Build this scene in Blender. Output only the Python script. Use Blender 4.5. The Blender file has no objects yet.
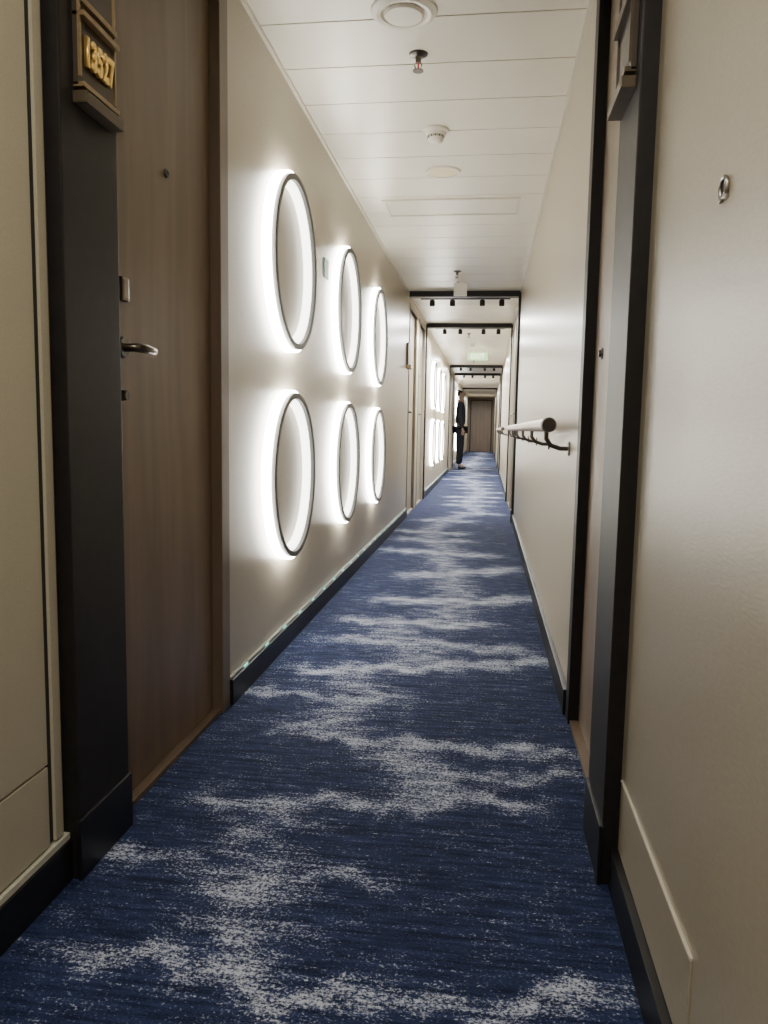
import bpy, bmesh, math, random
import numpy as np
from mathutils import Vector, Matrix
random.seed(7); rng=np.random.default_rng(11)
C=bpy.context.scene.collection
XL,XR,ZC=-.75,.265,2.08
Y0,Y1=-2.2,30.0

# ---------------- materials ----------------
def mat(name,col=(.5,.5,.5),rough=.5,metal=0,emit=None,es=0,coat=0):
    m=bpy.data.materials.new(name);m.use_nodes=True
    b=m.node_tree.nodes['Principled BSDF']
    b.inputs['Base Color'].default_value=(*col,1);b.inputs['Roughness'].default_value=rough
    b.inputs['Metallic'].default_value=metal
    if coat: b.inputs['Coat Weight'].default_value=coat
    if emit: b.inputs['Emission Color'].default_value=(*emit,1);b.inputs['Emission Strength'].default_value=es
    return m
def noisy(name,c1,c2,scale=(30,30,30),rough=.45,bump=.1,detail=4,nscale=1.0,metal=0,dist=0,spec=.5):
    m=mat(name,c1,rough,metal);nt=m.node_tree;N=nt.nodes;L=nt.links;b=N['Principled BSDF']
    b.inputs['Specular IOR Level'].default_value=spec
    tc=N.new('ShaderNodeNewGeometry');mp=N.new('ShaderNodeMapping');mp.inputs['Scale'].default_value=scale
    n=N.new('ShaderNodeTexNoise');n.inputs['Scale'].default_value=nscale;n.inputs['Detail'].default_value=detail;n.inputs['Distortion'].default_value=dist
    r=N.new('ShaderNodeMix');r.data_type='RGBA'
    r.inputs[6].default_value=(*c1,1);r.inputs[7].default_value=(*c2,1)
    rp=N.new('ShaderNodeMapRange');rp.inputs[1].default_value=.3;rp.inputs[2].default_value=.7
    L.new(tc.outputs['Position'],mp.inputs[0]);L.new(mp.outputs[0],n.inputs['Vector']);L.new(n.outputs['Fac'],rp.inputs[0])
    L.new(rp.outputs[0],r.inputs[0]);L.new(r.outputs[2],b.inputs['Base Color'])
    if bump:
        bu=N.new('ShaderNodeBump');bu.inputs['Strength'].default_value=bump;bu.inputs['Distance'].default_value=.002
        L.new(n.outputs['Fac'],bu.inputs['Height']);L.new(bu.outputs[0],b.inputs['Normal'])
    return m
M_wall=noisy('wall_laminate',(.39,.345,.255),(.45,.40,.305),(60,60,300),.34,.12)
M_cream=noisy('cream_panel',(.50,.46,.34),(.56,.515,.385),(300,300,300),.42,.15)
M_ceil=noisy('ceiling_panel',(.72,.68,.57),(.76,.72,.61),(3,3,3),.34,0)
M_wood=noisy('door_wood',(.142,.092,.055),(.212,.143,.090),(14,14,1.3),.42,.05,6,1,0,.6)
M_rwood=noisy('tan_door_wood',(.20,.15,.105),(.26,.20,.145),(14,14,1.3),.38,.05,6,1,0,.6)
M_hazewood=noisy('hazed_door_wood',(.31,.275,.21),(.36,.32,.25),(14,14,1.3),.42,.05,6,1,0,.6)  # door wood lightened in colour to stand in for haze on far doors
M_jamb=noisy('jamb_wood',(.13,.092,.06),(.175,.125,.084),(20,20,2),.42,.03)
M_enddoor=noisy('end_door_wood',(.11,.08,.055),(.15,.11,.078),(10,10,1),.5,.03)
M_black=noisy('black_lacquer',(.0125,.0108,.0105),(.017,.0148,.0145),(40,40,40),.5,.02,spec=.28)
M_base=mat('dark_baseboard',(.009,.009,.011),.42)
M_bronze=noisy('bronze',(.30,.21,.11),(.38,.27,.15),(50,50,50),.35,.02,metal=.5)
M_dbronze=noisy('dark_bronze',(.09,.066,.042),(.115,.085,.055),(50,50,50),.4,.02,metal=.4)
M_plate=mat('plate_brown',(.055,.040,.026),.4)
M_gold=mat('gold',(1.0,.70,.24),.28,.85)
M_steel=noisy('brushed_steel',(.45,.43,.40),(.52,.5,.47),(20,20,200),.3,.02,metal=1)
M_handle=mat('bronze_steel',(.15,.125,.10),.3,1)
M_dsteel=mat('dark_steel',(.11,.10,.09),.32,1)
M_white=mat('white_plastic',(.78,.74,.65),.4)
M_dark=mat('dark_hole',(.02,.02,.02),.7)
M_ring=mat('ring_cover_grey',(.12,.12,.115),.5,.2)
M_glow=mat('ring_glow_outer',(1,1,1),.5,0,(1.0,.97,.89),20)
M_glowin=mat('ring_glow_inner',(1,1,1),.5,0,(1.0,.97,.89),3.2)
M_strip=mat('pale_strip',(.60,.60,.50),.4)
M_led=mat('green_guide_light',(.2,.6,.5),.4,0,(.25,.9,.65),.9)
M_green=mat('exit_green',(.35,.55,.30),.4,0,(.5,.85,.38),.7)
M_lamp=mat('lamp_lens',(1,1,1),.4,0,(1,.93,.82),12)
M_rail=noisy('rail_wood',(.30,.20,.12),(.38,.26,.16),(30,2,30),.3,.02)
M_alu=mat('pale_trim',(.66,.62,.52),.35,.2)

# ---------------- helpers ----------------
def link(o,parent=None,loc=None):
    C.objects.link(o)
    if loc is not None: o.location=loc
    if parent is not None:
        o.parent=parent; o.location=Vector(o.location)-wl(parent)
    return o
def wl(o):
    v=Vector(o.location)
    while o.parent: o=o.parent; v+=Vector(o.location)
    return v
def mesh_from_bm(bm,name,m,loc,parent=None,smooth=False):
    bmesh.ops.recalc_face_normals(bm,faces=bm.faces)
    me=bpy.data.meshes.new(name);bm.to_mesh(me);bm.free()
    if m: me.materials.append(m)
    if smooth:
        for f in me.polygons:f.use_smooth=True
    o=bpy.data.objects.new(name,me);return link(o,parent,loc)
def addbox(bm,x0,x1,y0,y1,z0,z1,c=(0,0,0)):
    vs=[bm.verts.new((x-c[0],y-c[1],z-c[2])) for x in(x0,x1) for y in(y0,y1) for z in(z0,z1)]
    for f in((0,1,3,2),(4,6,7,5),(0,4,5,1),(2,3,7,6),(0,2,6,4),(1,5,7,3)): bm.faces.new([vs[i] for i in f])
def boxes(name,bl,m,parent=None,bev=0):
    a=np.array(bl,float);c=((a[:,0].min()+a[:,1].max())/2,(a[:,2].min()+a[:,3].max())/2,(a[:,4].min()))
    bm=bmesh.new()
    for b in bl: addbox(bm,*b,c=c)
    if bev: bmesh.ops.bevel(bm,geom=bm.edges[:],offset=bev,segments=2,affect='EDGES',profile=.7)
    return mesh_from_bm(bm,name,m,c,parent)
def box(name,x0,x1,y0,y1,z0,z1,m,parent=None,bev=0): return boxes(name,[(x0,x1,y0,y1,z0,z1)],m,parent,bev)
def struct(o,**k): o['kind']='structure'; return o
def thing(o,cat,label,group=None):
    o['category']=cat;o['label']=label
    if group:o['group']=group
    return o
def empty(name,loc):
    o=bpy.data.objects.new(name,None);o.empty_display_size=.05;return link(o,None,loc)
AX={'z':Matrix.Identity(3),'x':Matrix.Rotation(math.pi/2,3,'Y'),'y':Matrix.Rotation(-math.pi/2,3,'X')}
def lathe(name,prof,axis,m,loc,parent=None,seg=40,smooth=True,flip=1,rim=False):
    bm=bmesh.new();rings=[]
    R=AX[axis]
    for r,h in prof:
        if r<1e-6: rings.append([bm.verts.new(R@Vector((0,0,h*flip)))])
        else: rings.append([bm.verts.new(R@Vector((r*math.cos(2*math.pi*i/seg),r*math.sin(2*math.pi*i/seg),h*flip))) for i in range(seg)])
    for a,b in zip(rings,rings[1:]):
        if len(a)==1 and len(b)==1: continue
        for i in range(seg):
            j=(i+1)%seg
            if len(a)==1: bm.faces.new((a[0],b[i],b[j]))
            elif len(b)==1: bm.faces.new((a[i],a[j],b[0]))
            else: bm.faces.new((a[i],a[j],b[j],b[i]))
    if rim:
        a,b=rings[-1],rings[0]
        for i in range(seg): bm.faces.new((a[i],a[(i+1)%seg],b[(i+1)%seg],b[i]))
    o=mesh_from_bm(bm,name,m,loc,parent,smooth)
    if smooth:
        md=o.modifiers.new('e','EDGE_SPLIT');md.split_angle=math.radians(35)
    return o
def tube(name,pts,r,m,parent=None,seg=12):
    base=Vector(pts[0]);P=[Vector(p)-base for p in pts];bm=bmesh.new();rings=[]
    for i,pt in enumerate(P):
        t=(P[min(i+1,len(P)-1)]-P[max(i-1,0)]).normalized()
        up=Vector((0,0,1)) if abs(t.z)<.9 else Vector((1,0,0))
        u=t.cross(up).normalized();v=t.cross(u)
        rr=r[i] if isinstance(r,(list,tuple)) else r
        rings.append([bm.verts.new(pt+u*rr*math.cos(2*math.pi*k/seg)+v*rr*math.sin(2*math.pi*k/seg)) for k in range(seg)])
    for a,b in zip(rings,rings[1:]):
        for k in range(seg): bm.faces.new((a[k],a[(k+1)%seg],b[(k+1)%seg],b[k]))
    bm.faces.new(rings[0]);bm.faces.new(rings[-1])
    o=mesh_from_bm(bm,name,m,base,parent,True)
    md=o.modifiers.new('e','EDGE_SPLIT');md.split_angle=math.radians(50)
    return o
def arc(c,r,a0,a1,n,plane='xy'):
    out=[]
    for i in range(n+1):
        t=math.radians(a0+(a1-a0)*i/n);u,v=r*math.cos(t),r*math.sin(t)
        out.append({'xy':(c[0]+u,c[1]+v,c[2]),'xz':(c[0]+u,c[1],c[2]+v),'yz':(c[0],c[1]+u,c[2]+v)}[plane])
    return out
def textmesh(name,body,size,m,parent,loc,rot,ext=.002,bevel=.001,off=0,sx=1,spacing=1):
    t=bpy.data.curves.new('tmp','FONT');t.body=body;t.size=size;t.extrude=ext;t.bevel_depth=bevel;t.bevel_resolution=2;t.offset=off;t.align_x='CENTER';t.align_y='CENTER';t.space_character=spacing
    o=bpy.data.objects.new('tmp',t);C.objects.link(o)
    dg=bpy.context.evaluated_depsgraph_get();me=bpy.data.meshes.new_from_object(o.evaluated_get(dg))
    bpy.data.objects.remove(o)
    me.name=name;me.materials.clear();me.materials.append(m)
    n=bpy.data.objects.new(name,me);C.objects.link(n);n.parent=parent;n.location=loc;n.rotation_euler=rot;n.scale=(sx,1,1)
    return n

# ---------------- carpet floor ----------------
segs=[]
def pl(pts,w=.03,s=1.0):
    for a,b in zip(pts,pts[1:]): segs.append((*a,*b,w,s))
pl([(-.58,1.08),(-.45,1.06),(-.33,1.05),(-.20,1.03),(.05,1.06),(.22,1.10)],.024,.85)
pl([(-.74,1.36),(-.52,1.34),(-.36,1.33),(-.2,1.335)],.02,.8)
pl([(-.36,1.33),(-.43,1.25),(-.37,1.16),(-.36,1.06)],.032,.8)
pl([(-.47,1.28),(-.36,1.27)],.03,.6)
pl([(-.59,1.59),(-.35,1.62),(-.10,1.66),(.08,1.70)],.026,.92)
pl([(-.36,1.34),(-.45,1.45),(-.42,1.58)],.032,.6)
pl([(-.10,1.67),(-.11,1.78),(-.20,1.9),(-.2,1.97)],.04,.85)
pl([(-.11,1.79),(.05,1.83),(.2,1.84)],.026,.85)
pl([(-.52,2.02),(-.2,1.97),(.0,1.99),(.18,1.97)],.03,.95)
pl([(-.4,2.02),(-.42,2.12),(-.34,2.3)],.04,.7)
pl([(-.74,2.31),(-.5,2.29),(-.28,2.31)],.03,.9)
pl([(-.3,2.31),(-.44,2.45),(-.4,2.58)],.045,.65)
pl([(-.54,2.56),(-.18,2.66),(.0,2.72),(.24,2.80)],.045,1)
pl([(-.2,2.68),(-.25,2.93)],.07,.7)
pl([(-.51,2.95),(-.2,2.96),(.1,2.92)],.05,.9)
pl([(-.3,2.96),(-.4,3.28)],.08,.7)
pl([(-.5,3.28),(-.2,3.25),(-.05,3.3)],.06,.95)
pl([(-.2,3.3),(-.1,3.7)],.09,.7)
pl([(-.42,3.70),(0,3.75),(.27,3.88)],.07,1)
pl([(-.1,3.8),(-.2,4.35)],.10,.7)
pl([(-.38,4.36),(-.1,4.5),(.14,4.66)],.09,.95)
pl([(-.2,4.5),(-.3,5.2)],.11,.7)
pl([(-.6,5.27),(-.3,5.2),(.0,5.15)],.09,.95)
y=5.8;cx=-.2
while y<29.5:
    w=random.uniform(.15,.28);c=random.uniform(-.45,0.0)
    pl([(c-w,y+random.uniform(-.1,.1)),(c,y+random.uniform(-.08,.08)),(c+w,y+random.uniform(-.12,.12))],.10,random.uniform(.85,1))
    pl([(cx,y-.6),(c,y)],.13,.72)
    cx=c;y+=random.uniform(.5,.8)
xs=np.linspace(-.86,.36,76);dy=.02;ys=np.arange(Y0,Y1+.6,dy)
Xg,Yg=np.meshgrid(xs,ys);D=np.zeros_like(Xg)
wob=.02*np.sin(Xg*19+Yg*7)+.013*np.sin(Xg*41-Yg*13+1.3)+.008*np.sin(Xg*83+Yg*31)
for x0,y0,x1,y1,w,s in segs:
    lo,hi=min(y0,y1)-5*w,max(y0,y1)+5*w
    i0,i1=int(max(0,(lo-Y0)/dy)),int(min(len(ys),(hi-Y0)/dy+1))
    X=Xg[i0:i1];Y=Yg[i0:i1]+wob[i0:i1]
    vx,vy=x1-x0,y1-y0;t=np.clip(((X-x0)*vx+(Y-y0)*vy)/(vx*vx+vy*vy),0,1)
    dx=(X-x0-t*vx);dyy=(Y-y0-t*vy)
    g=s*np.exp(-(dx*dx/(2*(min(w*2.0,.1))**2)+dyy*dyy/(2*w*w)))
    D[i0:i1]=np.maximum(D[i0:i1],g)
nx,ny=len(xs),len(ys)
me=bpy.data.meshes.new('floor')
co=np.stack([Xg.ravel(),Yg.ravel(),np.zeros(nx*ny)],1)
idx=np.arange(nx*ny).reshape(ny,nx)
fc=np.stack([idx[:-1,:-1].ravel(),idx[:-1,1:].ravel(),idx[1:,1:].ravel(),idx[1:,:-1].ravel()],1)
me.from_pydata(co.tolist(),[],fc.tolist())
at=me.attributes.new('pattern','FLOAT','POINT');at.data.foreach_set('value',D.ravel().astype(np.float32))
fl=bpy.data.objects.new('floor',me);C.objects.link(fl);struct(fl)
m=mat('carpet',(.02,.04,.13),.95);nt=m.node_tree;N=nt.nodes;L=nt.links;b=N['Principled BSDF']
b.inputs['Specular IOR Level'].default_value=.2
geo=N.new('ShaderNodeNewGeometry')
def mth(op,a,bv=None,c=None):
    n=N.new('ShaderNodeMath');n.operation=op
    for i,v in enumerate((a,bv,c)):
        if v is None: continue
        if isinstance(v,(int,float)): n.inputs[i].default_value=v
        else: L.new(v,n.inputs[i])
    return n.outputs[0]
def noise(scale,detail=3,off=(0,0,0),rg=.5):
    mp=N.new('ShaderNodeMapping');mp.inputs['Scale'].default_value=scale;mp.inputs['Location'].default_value=off
    L.new(geo.outputs['Position'],mp.inputs[0])
    n=N.new('ShaderNodeTexNoise');n.inputs['Scale'].default_value=1;n.inputs['Detail'].default_value=detail;n.inputs['Roughness'].default_value=rg
    L.new(mp.outputs[0],n.inputs['Vector']);return n.outputs['Fac']
def ctr(v,k): return mth('MULTIPLY',mth('SUBTRACT',v,.5),k)
atn=N.new('ShaderNodeAttribute');atn.attribute_name='pattern'
streak=noise((6,95,1),4)
streak2=noise((22,60,1),3,(5,2,0))
cloud=noise((11,20,1),5,(3,1,0))
grain=noise((200,270,1),2,(1,7,0),.7)
grain2=noise((100,140,1),2,(9,3,0),.7)
dens=mth('ADD',mth('MULTIPLY',atn.outputs['Fac'],.96),ctr(streak,1.1))
dens=mth('ADD',dens,ctr(cloud,1.5));dens=mth('ADD',dens,ctr(streak2,.7))
val=mth('ADD',dens,mth('ADD',ctr(grain,3.0),ctr(grain2,2.6)))
mr=N.new('ShaderNodeMapRange');mr.interpolation_type='SMOOTHSTEP';L.new(val,mr.inputs[0]);mr.inputs[1].default_value=.36;mr.inputs[2].default_value=1.45;mr.inputs[3].default_value=0;mr.inputs[4].default_value=1.0
mix1=N.new('ShaderNodeMix');mix1.data_type='RGBA'
mix1.inputs[6].default_value=(.0050,.0095,.036,1);mix1.inputs[7].default_value=(.036,.060,.170,1)
base=mth('ADD',mth('ADD',ctr(streak,2.0),ctr(grain,1.8)),mth('ADD',ctr(streak2,1.0),mth('MULTIPLY',atn.outputs['Fac'],.4)))
cr=N.new('ShaderNodeMapRange');L.new(base,cr.inputs[0]);cr.inputs[1].default_value=-.4;cr.inputs[2].default_value=.9
L.new(cr.outputs[0],mix1.inputs[0])
mix2=N.new('ShaderNodeMix');mix2.data_type='RGBA';L.new(mr.outputs[0],mix2.inputs[0])
L.new(mix1.outputs[2],mix2.inputs[6]);mix2.inputs[7].default_value=(.56,.61,.74,1)
L.new(mix2.outputs[2],b.inputs['Base Color'])
bu=N.new('ShaderNodeBump');bu.inputs['Strength'].default_value=.5;bu.inputs['Distance'].default_value=.003
L.new(grain,bu.inputs['Height']);L.new(bu.outputs[0],b.inputs['Normal'])
me.materials.append(m)

# ---------------- shell ----------------
DL=[(1.42,2.125),(7.32,8.05),(8.35,9.08),(15.3,16.0),(16.4,17.1),(23.3,24.0)]
DR=[(1.42,2.22),(7.32,8.05),(8.35,9.08),(15.3,16.0),(16.4,17.1),(23.3,24.0)]
DZ=1.97
def wall(name,side,doors,mm):
    s=-1 if side=='l' else 1;xw=XL if side=='l' else XR
    f,bk=(xw,xw+s*.045),(xw+s*.045,xw+s*.10)
    bl=[];y=Y0
    for a,bb in doors:
        bl.append((*sorted(f),y,a,0,ZC));bl.append((*sorted(f),a,bb,DZ,ZC));y=bb
    bl.append((*sorted(f),y,Y1,0,ZC))
    bl.append((*sorted(bk),Y0,Y1,0,ZC))
    return struct(boxes(name,bl,mm))
wall('wall_left','l',DL,M_wall);wall('wall_right','r',DR,M_wall)
struct(box('wall_back',XL-.1,XR+.1,Y0-.06,Y0,0,ZC,M_wall))
struct(box('wall_front',XL-.1,XR+.1,Y1,Y1+.08,0,ZC,M_enddoor))
bl=[];y=Y0-.03;bl.append((XL-.1,XR+.1,Y0-.06,Y1+.08,ZC+.008,ZC+.05))
y=-2.03
while y<Y1:
    bl.append((XL-.1,XR+.1,y+.0035,min(y+.30-.0035,Y1+.02),ZC,ZC+.008)); y+=.30
struct(boxes('ceiling',bl,M_ceil))
n=0
def trim(bl,mm,bev=0):
    global n
    n+=1;return struct(boxes(f'trim_{n}',bl,mm,None,bev))
trim([(XL,XL+.012,Y0,Y1,ZC-.012,ZC)],M_alu);trim([(XR-.012,XR,Y0,Y1,ZC-.012,ZC)],M_alu)
def basebd(name,side,runs):
    s=1 if side=='l' else -1;xw=XL if side=='l' else XR
    struct(boxes(name,[(*sorted((xw,xw+s*.016)),a,bb,0,.078) for a,bb in runs],M_base,None,.002))
runsL=[(Y0,1.26),(2.175,7.30),(9.42,15.1),(17.3,23.1),(24.4,Y1)]
runsR=[(Y0,1.39),(2.27,7.1),(9.42,15.1),(17.3,23.1),(24.4,Y1)]
basebd('baseboard_left','l',runsL);basebd('baseboard_right','r',runsR)
trim([(XL,XL+.012,Y0,1.26,.079,.090)],M_strip)
M_sg=mat('strip_grey',(.24,.25,.23),.4)
for a,bb in runsL[1:3]:
    trim([(XL,XL+.010,a,bb,.079,.086)],M_sg)
    q=[];yy=a+.12
    while yy<bb: q.append((XL+.010,XL+.0125,yy,yy+.035,.080,.086));yy+=.24
    trim(q,M_led)
trim([(XL,XL+.006,-.6,1.205,.245,ZC-.02)],M_cream,.001)
trim([(XL,XL+.006,-.6,1.205,.095,.240)],M_cream,.001)
trim([(XL,XL+.008,1.222,1.245,.095,ZC-.02)],M_cream,.001)
trim([(XL,XL+.002,1.205,1.222,.095,ZC-.02)],M_dark)  # black strip paints the shade inside the gap between panels
trim([(XR-.003,XR,.905,1.385,.08,.209)],M_wall,.001)
trim([(XR-.0042,XR,.905,1.385,.209,.2125)],M_alu)
def portal(yl0,yl1,yr0,yr1,xl=-.72,xr=.24,left=True,zb=.045):
    if left:
        trim([(XL-.04,xl,yl0,yl1,0,ZC)],M_black,.0025)
        trim([(xl-.002,xl+.006,yl0-.004,yl1+.003,0,.115)],M_base,.002)
    trim([(xr,XR+.04,yr0,yr1,0,ZC)],M_black,.0025)
    trim([(xr-.006,xr+.002,yr0-.004,yr1+.003,0,.115)],M_base,.002)
    trim([(xl,xr,max(yl0,yr0),min(yl1,yr1)+.0001,ZC-zb,ZC)],M_black,.002)
portal(1.26,1.46,1.40,1.60,xr=.235)
for i,yy in enumerate((7.12,9.25,15.1,17.25,23.1)): portal(yy,yy+.10,yy,yy+.10,left=(i>0),zb=.05,xl=-.735,xr=.244)
def dframe(side,a,bb,mm,w=.045):
    s=1 if side=='l' else -1;xw=XL if side=='l' else XR
    lo,hi=sorted((xw-s*.045,xw+s*.008))
    trim([(lo,hi,a-.0,a+.02,0,DZ),(lo,hi,bb-.02,bb+w,0,DZ+.04),(lo,hi,a,bb-.02,DZ-.0,DZ+.04)],mm,.002)
    trim([(*sorted((xw-s*.045,xw+s*.002)),a+.02,bb-.02,0,.012)],M_jamb if bb<3 else M_hazewood)
for i,(a,bb) in enumerate(DL): dframe('l',a,bb,M_jamb if i==0 else M_hazewood)
for i,(a,bb) in enumerate(DR): dframe('r',a,bb,M_black if i==0 else M_hazewood,.045)
def door(k,side,a,bb,mw):
    s=1 if side=='l' else -1;xw=XL if side=='l' else XR
    fx=xw-s*.022
    d=struct(box(f'door_{k}',*sorted((fx,fx-s*.02)),a+.022,bb-.022,.014,DZ-.003,mw,None,.001))
    if k==7:
        lathe('thumb_turn',[(0,.010),(.008,.010),(.010,.004),(.014,.003),(.015,0),(0,0)],'x',M_dsteel,(fx,2.06,1.04),d,flip=s)
        return d
    hy=a+.145 if k==1 else a+.07
    lathe('handle_rose',[(0,.010),(.020,.010),(.023,.005),(.023,0),(0,0)],'x',M_dsteel,(fx,hy,1.0),d,flip=s)
    tube('lever_handle',[(fx+s*.008,hy,1.0),(fx+s*.030,hy,1.0),(fx+s*.040,hy+.010,1.0),(fx+s*.043,hy+.03,1.0),(fx+s*.043,hy+.068,.998),(fx+s*.042,hy+.077,.998)],[.009,.009,.010,.010,.009,.006],M_handle,d)
    box('card_lock',*sorted((fx,fx+s*.016)),hy-.018,hy+.016,1.095,1.145,M_handle,d,.0075)
    lathe('thumb_turn',[(0,.014),(.010,.014),(.012,0),(0,0)],'x',M_dsteel,(fx,hy,.90),d,flip=s)
    lathe('peephole',[(0,.003),(.005,.003),(.006,.006),(.010,.005),(.011,0),(0,0)],'x',M_dsteel,(fx,a+.39,1.43),d,seg=24,flip=s)
    return d
k=0
for i,(a,bb) in enumerate(DL): k+=1; door(k,'l',a,bb,M_wood if i==0 else M_hazewood)
for i,(a,bb) in enumerate(DR): k+=1; door(k,'r',a,bb,M_rwood if i==0 else M_hazewood)
struct(boxes('door_13',[(-.62,-.245,Y1-.02,Y1,.01,1.95),(-.235,.14,Y1-.02,Y1,.01,1.95)],M_enddoor,None,.003))
trim([(-.66,-.62,Y1-.035,Y1,0,1.99),(.14,.18,Y1-.035,Y1,0,1.99),(-.62,.14,Y1-.035,Y1,1.95,1.99)],M_black)

# ---------------- ring lights ----------------
def ringlight(y,z):
    e=empty('ring_wall_light',(XL,y,z))
    lathe('outer_glow_band',[(.300,0),(.300,.030),(.318,.030),(.318,0)],'x',M_glow,(XL,y,z),e,seg=96,smooth=False,rim=True)
    lathe('inner_glow_band',[(.268,0),(.268,.030),(.298,.030),(.298,0)],'x',M_glowin,(XL,y,z),e,seg=96,smooth=False,rim=True)
    lathe('ring_cover',[(.286,.030),(.286,.044),(.288,.046),(.306,.046),(.308,.044),(.308,.030)],'x',M_ring,(XL,y,z),e,seg=96,smooth=False,rim=True)
    return e
src=ringlight(2.84,1.433)
thing(src,'wall light','grey-rimmed ring light with white halo on beige wall','ring lights on the corridor wall')
def dup(src,loc):
    o=src.copy();C.objects.link(o);o.location=loc
    for c in src.children:
        k=c.copy();C.objects.link(k);k.parent=o
    return o
for gy in(2.84,10.6,18.6):
    for i in range(3):
        for z in(1.433,.658):
            if gy==2.84 and i==0 and z>1: continue
            dup(src,(XL,gy+1.14*i,z))

# ---------------- ceiling devices ----------------
def put(e,cat,lab,g=None): return thing(e,cat,lab,g)
e=empty('ceiling_vent',(-.285,2.43,ZC))
lathe('vent_ring',[(.066,.004),(.070,.012),(.082,.014),(.098,.006),(.100,0),(.06,0)],'z',M_white,(-.285,2.43,ZC),e,flip=-1,rim=True)
lathe('vent_disc',[(0,.020),(.055,.018),(.060,.012),(.050,0),(0,0)],'z',M_white,(-.285,2.43,ZC),e,flip=-1)
put(e,'air vent','round white ceiling air vent with raised centre disc')
M_bulb=mat('red_bulb',(.6,.05,.03),.2)
def sprinkler(x,y):
    e=empty('fire_sprinkler',(x,y,ZC))
    lathe('escutcheon',[(0,.010),(.016,.010),(.030,.004),(.032,0),(0,0)],'z',M_dsteel,(x,y,ZC),e,flip=-1,seg=28)
    lathe('stem',[(0,.028),(.009,.028),(.010,.018),(.012,.008),(0,.008)],'z',M_handle,(x,y,ZC),e,flip=-1,seg=20)
    for s in(-1,1): tube('yoke_arm',[(x+s*.007,y,ZC-.026),(x+s*.012,y,ZC-.036),(x+s*.009,y,ZC-.046),(x+s*.002,y,ZC-.052)],.0022,M_handle,e,8)
    lathe('glass_bulb',[(0,.050),(.0025,.049),(.0025,.028),(0,.027)],'z',M_bulb,(x,y,ZC),e,flip=-1,seg=12)
    lathe('deflector',[(0,.055),(.018,.055),(.018,.0525),(0,.052)],'z',M_handle,(x,y,ZC),e,flip=-1,seg=24)
    put(e,'sprinkler','chrome pendent fire sprinkler head on white ceiling','ceiling sprinklers')
sprinkler(-.265,2.70);sprinkler(-.27,6.25);sprinkler(-.27,10.2);sprinkler(-.27,14.0)
def detector(x,y):
    e=empty('smoke_detector',(x,y,ZC))
    lathe('detector_base',[(0,.012),(.050,.012),(.055,.008),(.055,0),(0,0)],'z',M_white,(x,y,ZC),e,flip=-1)
    lathe('sensing_chamber',[(0,.052),(.018,.052),(.030,.044),(.034,.034),(.030,.030),(.030,.026),(.040,.022),(.044,.012),(0,.012)],'z',M_white,(x,y,ZC),e,flip=-1)
    bm=bmesh.new()
    for i in range(12):
        t=2*math.pi*i/12;cx,cy=.0335*math.cos(t),.0335*math.sin(t)
        addbox(bm,cx-.002,cx+.002,cy-.002,cy+.002,-.033,-.026)
    mesh_from_bm(bm,'detector_slots',M_dsteel,(x,y,ZC),e)
    put(e,'smoke detector','round white smoke detector on ceiling panel','smoke detectors')
detector(-.25,3.36)
detector(-.25,11.4)
e=empty('ceiling_speaker',(-.25,3.88,ZC))
lathe('speaker_rim',[(.072,.008),(.080,.009),(.084,.004),(.085,0),(.07,0)],'z',M_white,(-.25,3.88,ZC),e,flip=-1,rim=True)
lathe('speaker_grille',[(0,.006),(.071,.005),(.071,0),(0,0)],'z',mat('grille_cream',(.76,.65,.44),.5),(-.25,3.88,ZC),e,flip=-1)
put(e,'speaker','round cream ceiling speaker with flat grille')
e=empty('access_hatch',(-.235,4.48,ZC))
boxes('hatch_frame',[(-.61,.14,4.32,4.335,ZC-.008,ZC),(-.61,.14,4.625,4.64,ZC-.008,ZC),(-.61,-.595,4.335,4.625,ZC-.008,ZC),(.125,.14,4.335,4.625,ZC-.008,ZC)],M_alu,e)
box('hatch_panel',-.592,.122,4.338,4.622,ZC-.003,ZC,M_ceil,e)
put(e,'hatch','flat rectangular white ceiling access hatch')
def hanging(x,y,w,h):
    e=empty('ceiling_sensor_box',(x,y,ZC))
    lathe('ceiling_rose',[(0,.012),(.03,.012),(.034,0),(0,0)],'z',M_white,(x,y,ZC),e,flip=-1,seg=24)
    box('housing',x-w/2,x+w/2,y-.02,y+.02,ZC-.014-h,ZC-.012,M_white,e,.006)
    put(e,'ceiling fitting','pale square fitting hanging from white corridor ceiling','hanging ceiling fittings')
hanging(-.26,6.7,.11,.10)
def track(y):
    e=empty('track_light',(-.24,y,ZC))
    box('track_rail',-.66,.18,y-.015,y+.015,ZC-.022,ZC,M_black,e)
    for x in(-.55,-.36,-.08,.10):
        tube('spot_stem',[(x,y,ZC-.019),(x,y,ZC-.03)],.008,M_black,e,8)
        lathe('spot_head',[(0,.028),(.022,.028),(.025,.032),(.025,.082),(.021,.082),(.020,.074),(0,.074)],'z',M_black,(x,y,ZC),e,flip=-1,seg=20)
        lathe('spot_lens',[(0,.0755),(.019,.0755)],'z',M_lamp,(x,y,ZC),e,flip=-1,seg=16)
    put(e,'track light','black ceiling track with small lit spotlights','track lights')
for y in(7.45,9.6,15.5,17.6): track(y)
e=empty('exit_sign',(-.18,12.3,ZC))
for x in(-.28,-.08): tube('hanger_rod',[(x,12.3,ZC),(x,12.3,ZC-.04)],.003,M_steel,e,8)
box('sign_box',-.34,-.02,12.285,12.315,ZC-.16,ZC-.04,M_green,e,.003)
textmesh('lettering','EXIT',.11,mat('sign_white',(.9,.95,.85),.4,0,(.9,1,.8),1.6),e,(0,-.017,-.10),(math.pi/2,0,0),.001,0)
put(e,'exit sign','hanging pale green lit EXIT sign')

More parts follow.
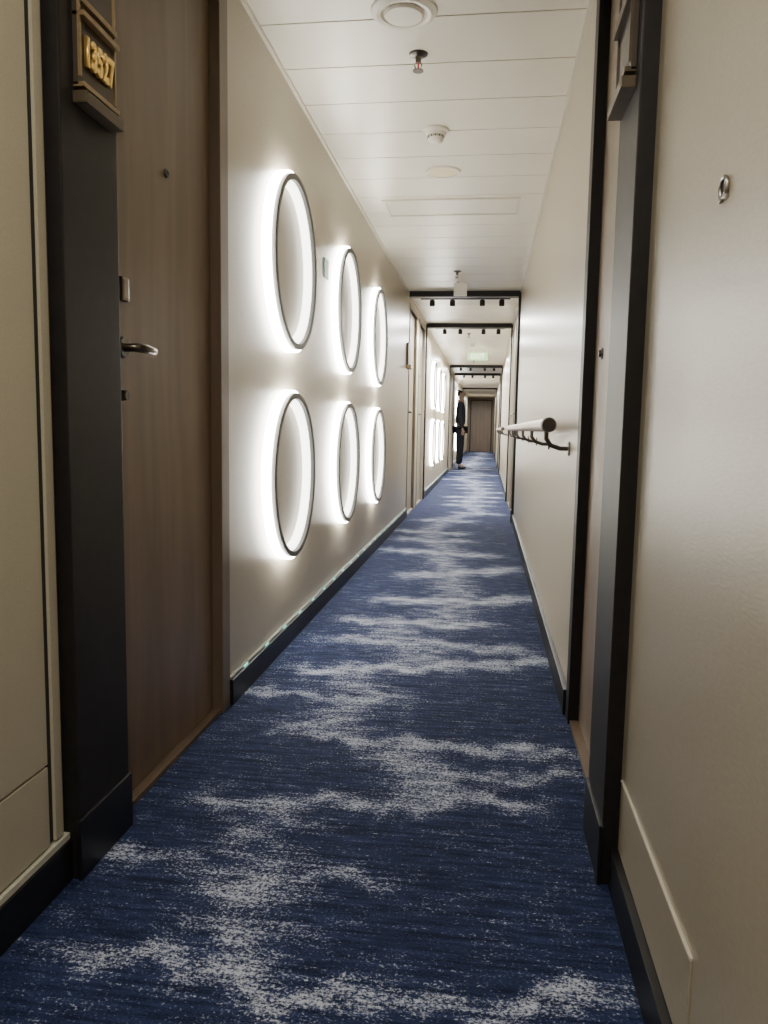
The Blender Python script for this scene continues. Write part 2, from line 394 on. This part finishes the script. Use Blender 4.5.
# ---------------- room number signs ----------------
def numsign(side,x,y0,y1,z0,text):
    s=1 if side=='l' else -1
    MB=M_bronze if side=='l' else M_dbronze
    yc=(y0+y1)/2
    e=empty('room_number_sign',(x,yc,z0))
    X=lambda a,b:sorted((x+s*a,x+s*b))
    z1=z0+.30
    box('back_plate',*X(0,.010),y0,y1,z0+.03,z1,M_plate,e,.001)
    for ya in(y0,y1-.005): box('plate_edge',*X(.009,.014),ya,ya+.005,z0+.045,z1,MB,e)
    box('lower_ledge',*X(0,.026),y0-.004,y1+.004,z0,z0+.020,M_dbronze,e,.002)
    box('lower_lip',*X(0,.020),y0,y1,z0+.028,z0+.036,MB,e,.001)
    box('upper_ledge',*X(0,.022),y0,y1,z0+.142,z0+.151,MB,e,.0015)
    box('upper_slat',*X(0,.018),y0,y1,z0+.165,z0+.175,MB,e,.0015)
    if text:
        textmesh('room_number',text,.064,M_gold,e,(s*.015,-.003,.089),(math.pi/2,0,math.pi/2*s),.0025,.0018,.0014,.62,1.04)
    return e
thing(numsign('l',-.72,1.305,1.435,1.385,'13527'),'room sign','bronze framed brown room sign, gold digits 13527, on black pilaster')
thing(numsign('r',.235,1.44,1.58,1.43,None),'room sign','dark bronze slatted room sign seen edge-on on black pilaster')
e=empty('small_room_sign',(XL,7.2,1.5))
box('plaque_back',XL,XL+.02,7.10,7.28,1.42,1.62,M_dbronze,e,.002)
box('plaque_ledge',XL,XL+.045,7.09,7.29,1.395,1.42,M_bronze,e,.002)
thing(e,'room sign','small dark bronze room plaque on pale wall')
e=empty('wall_clip',(XR,.968,1.12))
cy,cz=.968,1.122
tube('clip_loop',arc((XR-.003,cy,cz),.0125,-50,250,24,'yz'),.0028,M_steel,e,10)
lathe('clip_base',[(0,.0025),(.009,.0025),(.010,0),(0,0)],'x',M_dark,(XR,cy,cz),e,flip=-1,seg=20)
for ya in(cy-.013,cy+.006): box('clip_foot',XR-.005,XR,ya,ya+.007,cz-.0135,cz-.009,M_steel,e,.001)
thing(e,'wall clip','small round silver metal clip fixed to beige wall panel')
e=empty('wall_switch',(XL,3.56,1.56))
box('switch_plate',XL,XL+.003,3.49,3.59,1.515,1.60,mat('plate_teal',(.10,.25,.22),.5),e,.001)
thing(e,'wall plate','small square teal wall plate between ring lights')

# ---------------- handrails ----------------
def handrail(y0,y1,lab):
    e=empty('handrail',(XR,y0,0));xr=XR-.075;z=.86
    tube('rail',[(xr,y0+.02,z),(xr,y1,z)],.021,M_rail,e,24)
    lathe('end_cap',[(0,-.012),(.020,-.012),(.024,-.004),(.024,.03),(.0,.03)],'y',M_dsteel,(xr,y0,z),e,seg=24)
    yy=y0+.08
    while yy<y1:
        tube('bracket',[(XR,yy,z-.075),(XR-.03,yy,z-.075),(XR-.06,yy,z-.065),(xr,yy,z-.045),(xr,yy,z-.018)],.0075,M_dsteel,e,12)
        lathe('bracket_plate',[(0,.006),(.020,.006),(.024,.002),(.024,0),(0,0)],'x',M_dsteel,(XR,yy,z-.075),e,flip=-1,seg=24)
        yy+=.82
    thing(e,'handrail',lab,'corridor handrails')
handrail(2.46,6.85,'brown wooden handrail on dark metal brackets along wall')
handrail(9.6,14.9,'brown wooden handrail on dark metal brackets along wall')

# ---------------- person ----------------
def skin(name,verts,edges,rad,m,parent,loc,root=0,sub=2):
    me=bpy.data.meshes.new(name);me.from_pydata(verts,edges,[]);me.materials.append(m)
    o=bpy.data.objects.new(name,me);link(o,parent,loc)
    md=o.modifiers.new('skin','SKIN');md.use_smooth_shade=True
    for i,r in enumerate(rad):
        sv=me.skin_vertices[0].data[i];sv.radius=r if isinstance(r,tuple) else (r,r);sv.use_root=(i==root)
    s=o.modifiers.new('s','SUBSURF');s.levels=sub;s.render_levels=sub
    return o
PX,PY=-.57,16.7
M_skin=mat('skin',(.22,.14,.10),.6);M_cloth=mat('dark_trousers',(.012,.013,.017),.9);M_shirt=mat('dark_jacket',(.018,.019,.024),.9);M_hair=mat('hair',(.02,.016,.014),.7);M_shoe=mat('shoe',(.01,.01,.01),.4)
for q in(M_cloth,M_shirt,M_hair): q.node_tree.nodes['Principled BSDF'].inputs['Specular IOR Level'].default_value=.15
body_v=[(0,0,.92),(0,0,1.10),(0,0,1.30),(0,0,1.42),(0,-.005,1.50),(0,-.01,1.57),(0,-.01,1.66)]
body_e=[(i,i+1) for i in range(6)];body_r=[(.13,.09),(.115,.08),(.14,.085),(.08,.07),(.05,.05),(.068,.08),(.065,.075)]
for s in(-1,1):
    b0=len(body_v)
    body_v+=[(s*.09,0,.86),(s*.10,-.01,.50),(s*.10,.01,.09),(s*.10,-.12,.035)];body_e+=[(0,b0),(b0,b0+1),(b0+1,b0+2),(b0+2,b0+3)]
    body_r+=[.080,.055,.036,.026]
    b0=len(body_v)
    body_v+=[(s*.17,0,1.38),(s*.21,.01,1.11),(s*.20,-.05,.87),(s*.20,-.06,.80)];body_e+=[(2,b0),(b0,b0+1),(b0+1,b0+2),(b0+2,b0+3)]
    body_r+=[.050,.038,.026,(.018,.034)]
    h=b0+3
    for j,(dy_,l) in enumerate(((-.028,.07),(-.01,.08),(.01,.075),(.027,.06))):
        k2=len(body_v);body_v+=[(s*.20,-.06+dy_,.765),(s*.195,-.065+dy_,.80-l-.01)];body_e+=[(h,k2),(k2,k2+1)];body_r+=[.009,.008]
    k2=len(body_v);body_v+=[(s*.19,-.10,.81),(s*.185,-.115,.78)];body_e+=[(h,k2),(k2,k2+1)];body_r+=[.010,.008]
pe=empty('person',(PX,PY,0))
skin('body',body_v,body_e,body_r,M_skin,pe,(PX,PY,0))
tv=[(0,0,.90),(0,0,1.10),(0,0,1.30),(0,-.005,1.45)];te=[(0,1),(1,2),(2,3)];tr=[(.165,.12),(.155,.115),(.18,.12),(.09,.085)]
for s in(-1,1):
    b0=len(tv);tv+=[(s*.175,0,1.38),(s*.212,.01,1.11),(s*.203,-.045,.86)];te+=[(2,b0),(b0,b0+1),(b0+1,b0+2)];tr+=[.070,.058,.045]
skin('jacket',tv,te,tr,M_shirt,pe,(PX,PY,0))
tv=[(0,0,.95)];te=[];tr=[(.165,.12)]
for s in(-1,1):
    b0=len(tv);tv+=[(s*.09,0,.84),(s*.10,-.01,.50),(s*.10,.01,.09)];te+=[(0,b0),(b0,b0+1),(b0+1,b0+2)];tr+=[.105,.08,.068]
skin('trousers',tv,te,tr,M_cloth,pe,(PX,PY,0))
skin('hair',[(0,.01,1.68),(0,.03,1.62),(0,.035,1.56)],[(0,1),(1,2)],[(.072,.08),(.078,.07),(.06,.045)],M_hair,pe,(PX,PY,0))
for s in(-1,1):
    skin('shoe',[(s*.10,.03,.045),(s*.10,-.08,.04),(s*.10,-.15,.032)],[(0,1),(1,2)],[(.045,.043),(.048,.038),(.038,.028)],M_shoe,pe,(PX,PY,0))
    lathe('eye',[(0,.006),(.009,.002),(.010,0),(0,0)],'y',M_dark,(PX+s*.028,PY-.088,1.615),pe,flip=-1,seg=12)
lathe('nose',[(0,.028),(.008,.018),(.014,0),(0,0)],'y',M_skin,(PX,PY-.085,1.585),pe,flip=-1,seg=12)
box('mouth',PX-.02,PX+.02,PY-.092,PY-.08,1.548,1.554,mat('lips',(.3,.1,.08),.5),pe,.002)
for s in(-1,1): lathe('ear',[(0,.012),(.02,.008),(.024,0),(0,0)],'x',M_skin,(PX+s*.066,PY,1.60),pe,flip=s,seg=14)
pe.rotation_euler=(0,0,math.pi/2)
thing(pe,'person','person in dark jacket and trousers standing beside corridor wall')

# ---------------- lights ----------------
def area(name,loc,sx,sy,e,col=(1,.93,.82)):
    l=bpy.data.lights.new(name,'AREA');l.shape='RECTANGLE';l.size=sx;l.size_y=sy;l.energy=e;l.color=col
    o=bpy.data.objects.new(name,l);C.objects.link(o);o.location=loc;return o
def downlight(x,y,en):  # added overhead out of view, to brighten the near corridor
    e=empty('downlight',(x,y,ZC))
    lathe('fill_light_trim',[(.045,.003),(.055,.005),(.06,0),(.045,0)],'z',M_white,(x,y,ZC),e,flip=-1,rim=True)
    lathe('fill_light_lens',[(0,.003),(.045,.003)],'z',M_lamp,(x,y,ZC),e,flip=-1)
    thing(e,'downlight','added unseen round white ceiling downlight','fill_lights')
    area('fill_lamp',(x,y,ZC-.02),.1,.1,en)
downlight(-.24,.3,6.5);downlight(-.24,-1.2,7.5)
for y,en in((8.2,30),(9.9,32),(12.6,38),(14.6,34),(19.2,44),(23.5,44),(28,30)):
    area('fill_lamp',(-.24,y,ZC-.12),.7,.1,en,(1,.98,.95))  # added fill with no fixtures, brightens the far corridor
w=bpy.data.worlds.new('w');bpy.context.scene.world=w;w.use_nodes=True
w.node_tree.nodes['Background'].inputs[0].default_value=(.6,.65,.75,1);w.node_tree.nodes['Background'].inputs[1].default_value=.3

# ---------------- camera ----------------
cam=bpy.data.cameras.new('camera');co=bpy.data.objects.new('camera',cam);C.objects.link(co)
a=math.radians(7.47);p=math.radians(6.2);r=math.radians(1.0)
sa,ca,sp,cp=math.sin(a),math.cos(a),math.sin(p),math.cos(p)
f=Vector((-sa*cp,ca*cp,-sp));rr=Vector((ca,sa,0));u=Vector((-sa*sp,ca*sp,cp))
xi=rr*math.cos(r)+u*math.sin(r);yi=u*math.cos(r)-rr*math.sin(r)
Mx=Matrix((xi,yi,-f)).transposed().to_4x4();Mx.translation=Vector((0,0,.84));co.matrix_world=Mx
cam.sensor_fit='VERTICAL';cam.sensor_height=36;cam.lens=36*770/1024;cam.clip_start=.02
bpy.context.scene.camera=co
bpy.context.scene.view_settings.view_transform='AgX'
bpy.context.scene.view_settings.look='None'
bpy.context.scene.view_settings.exposure=1.0
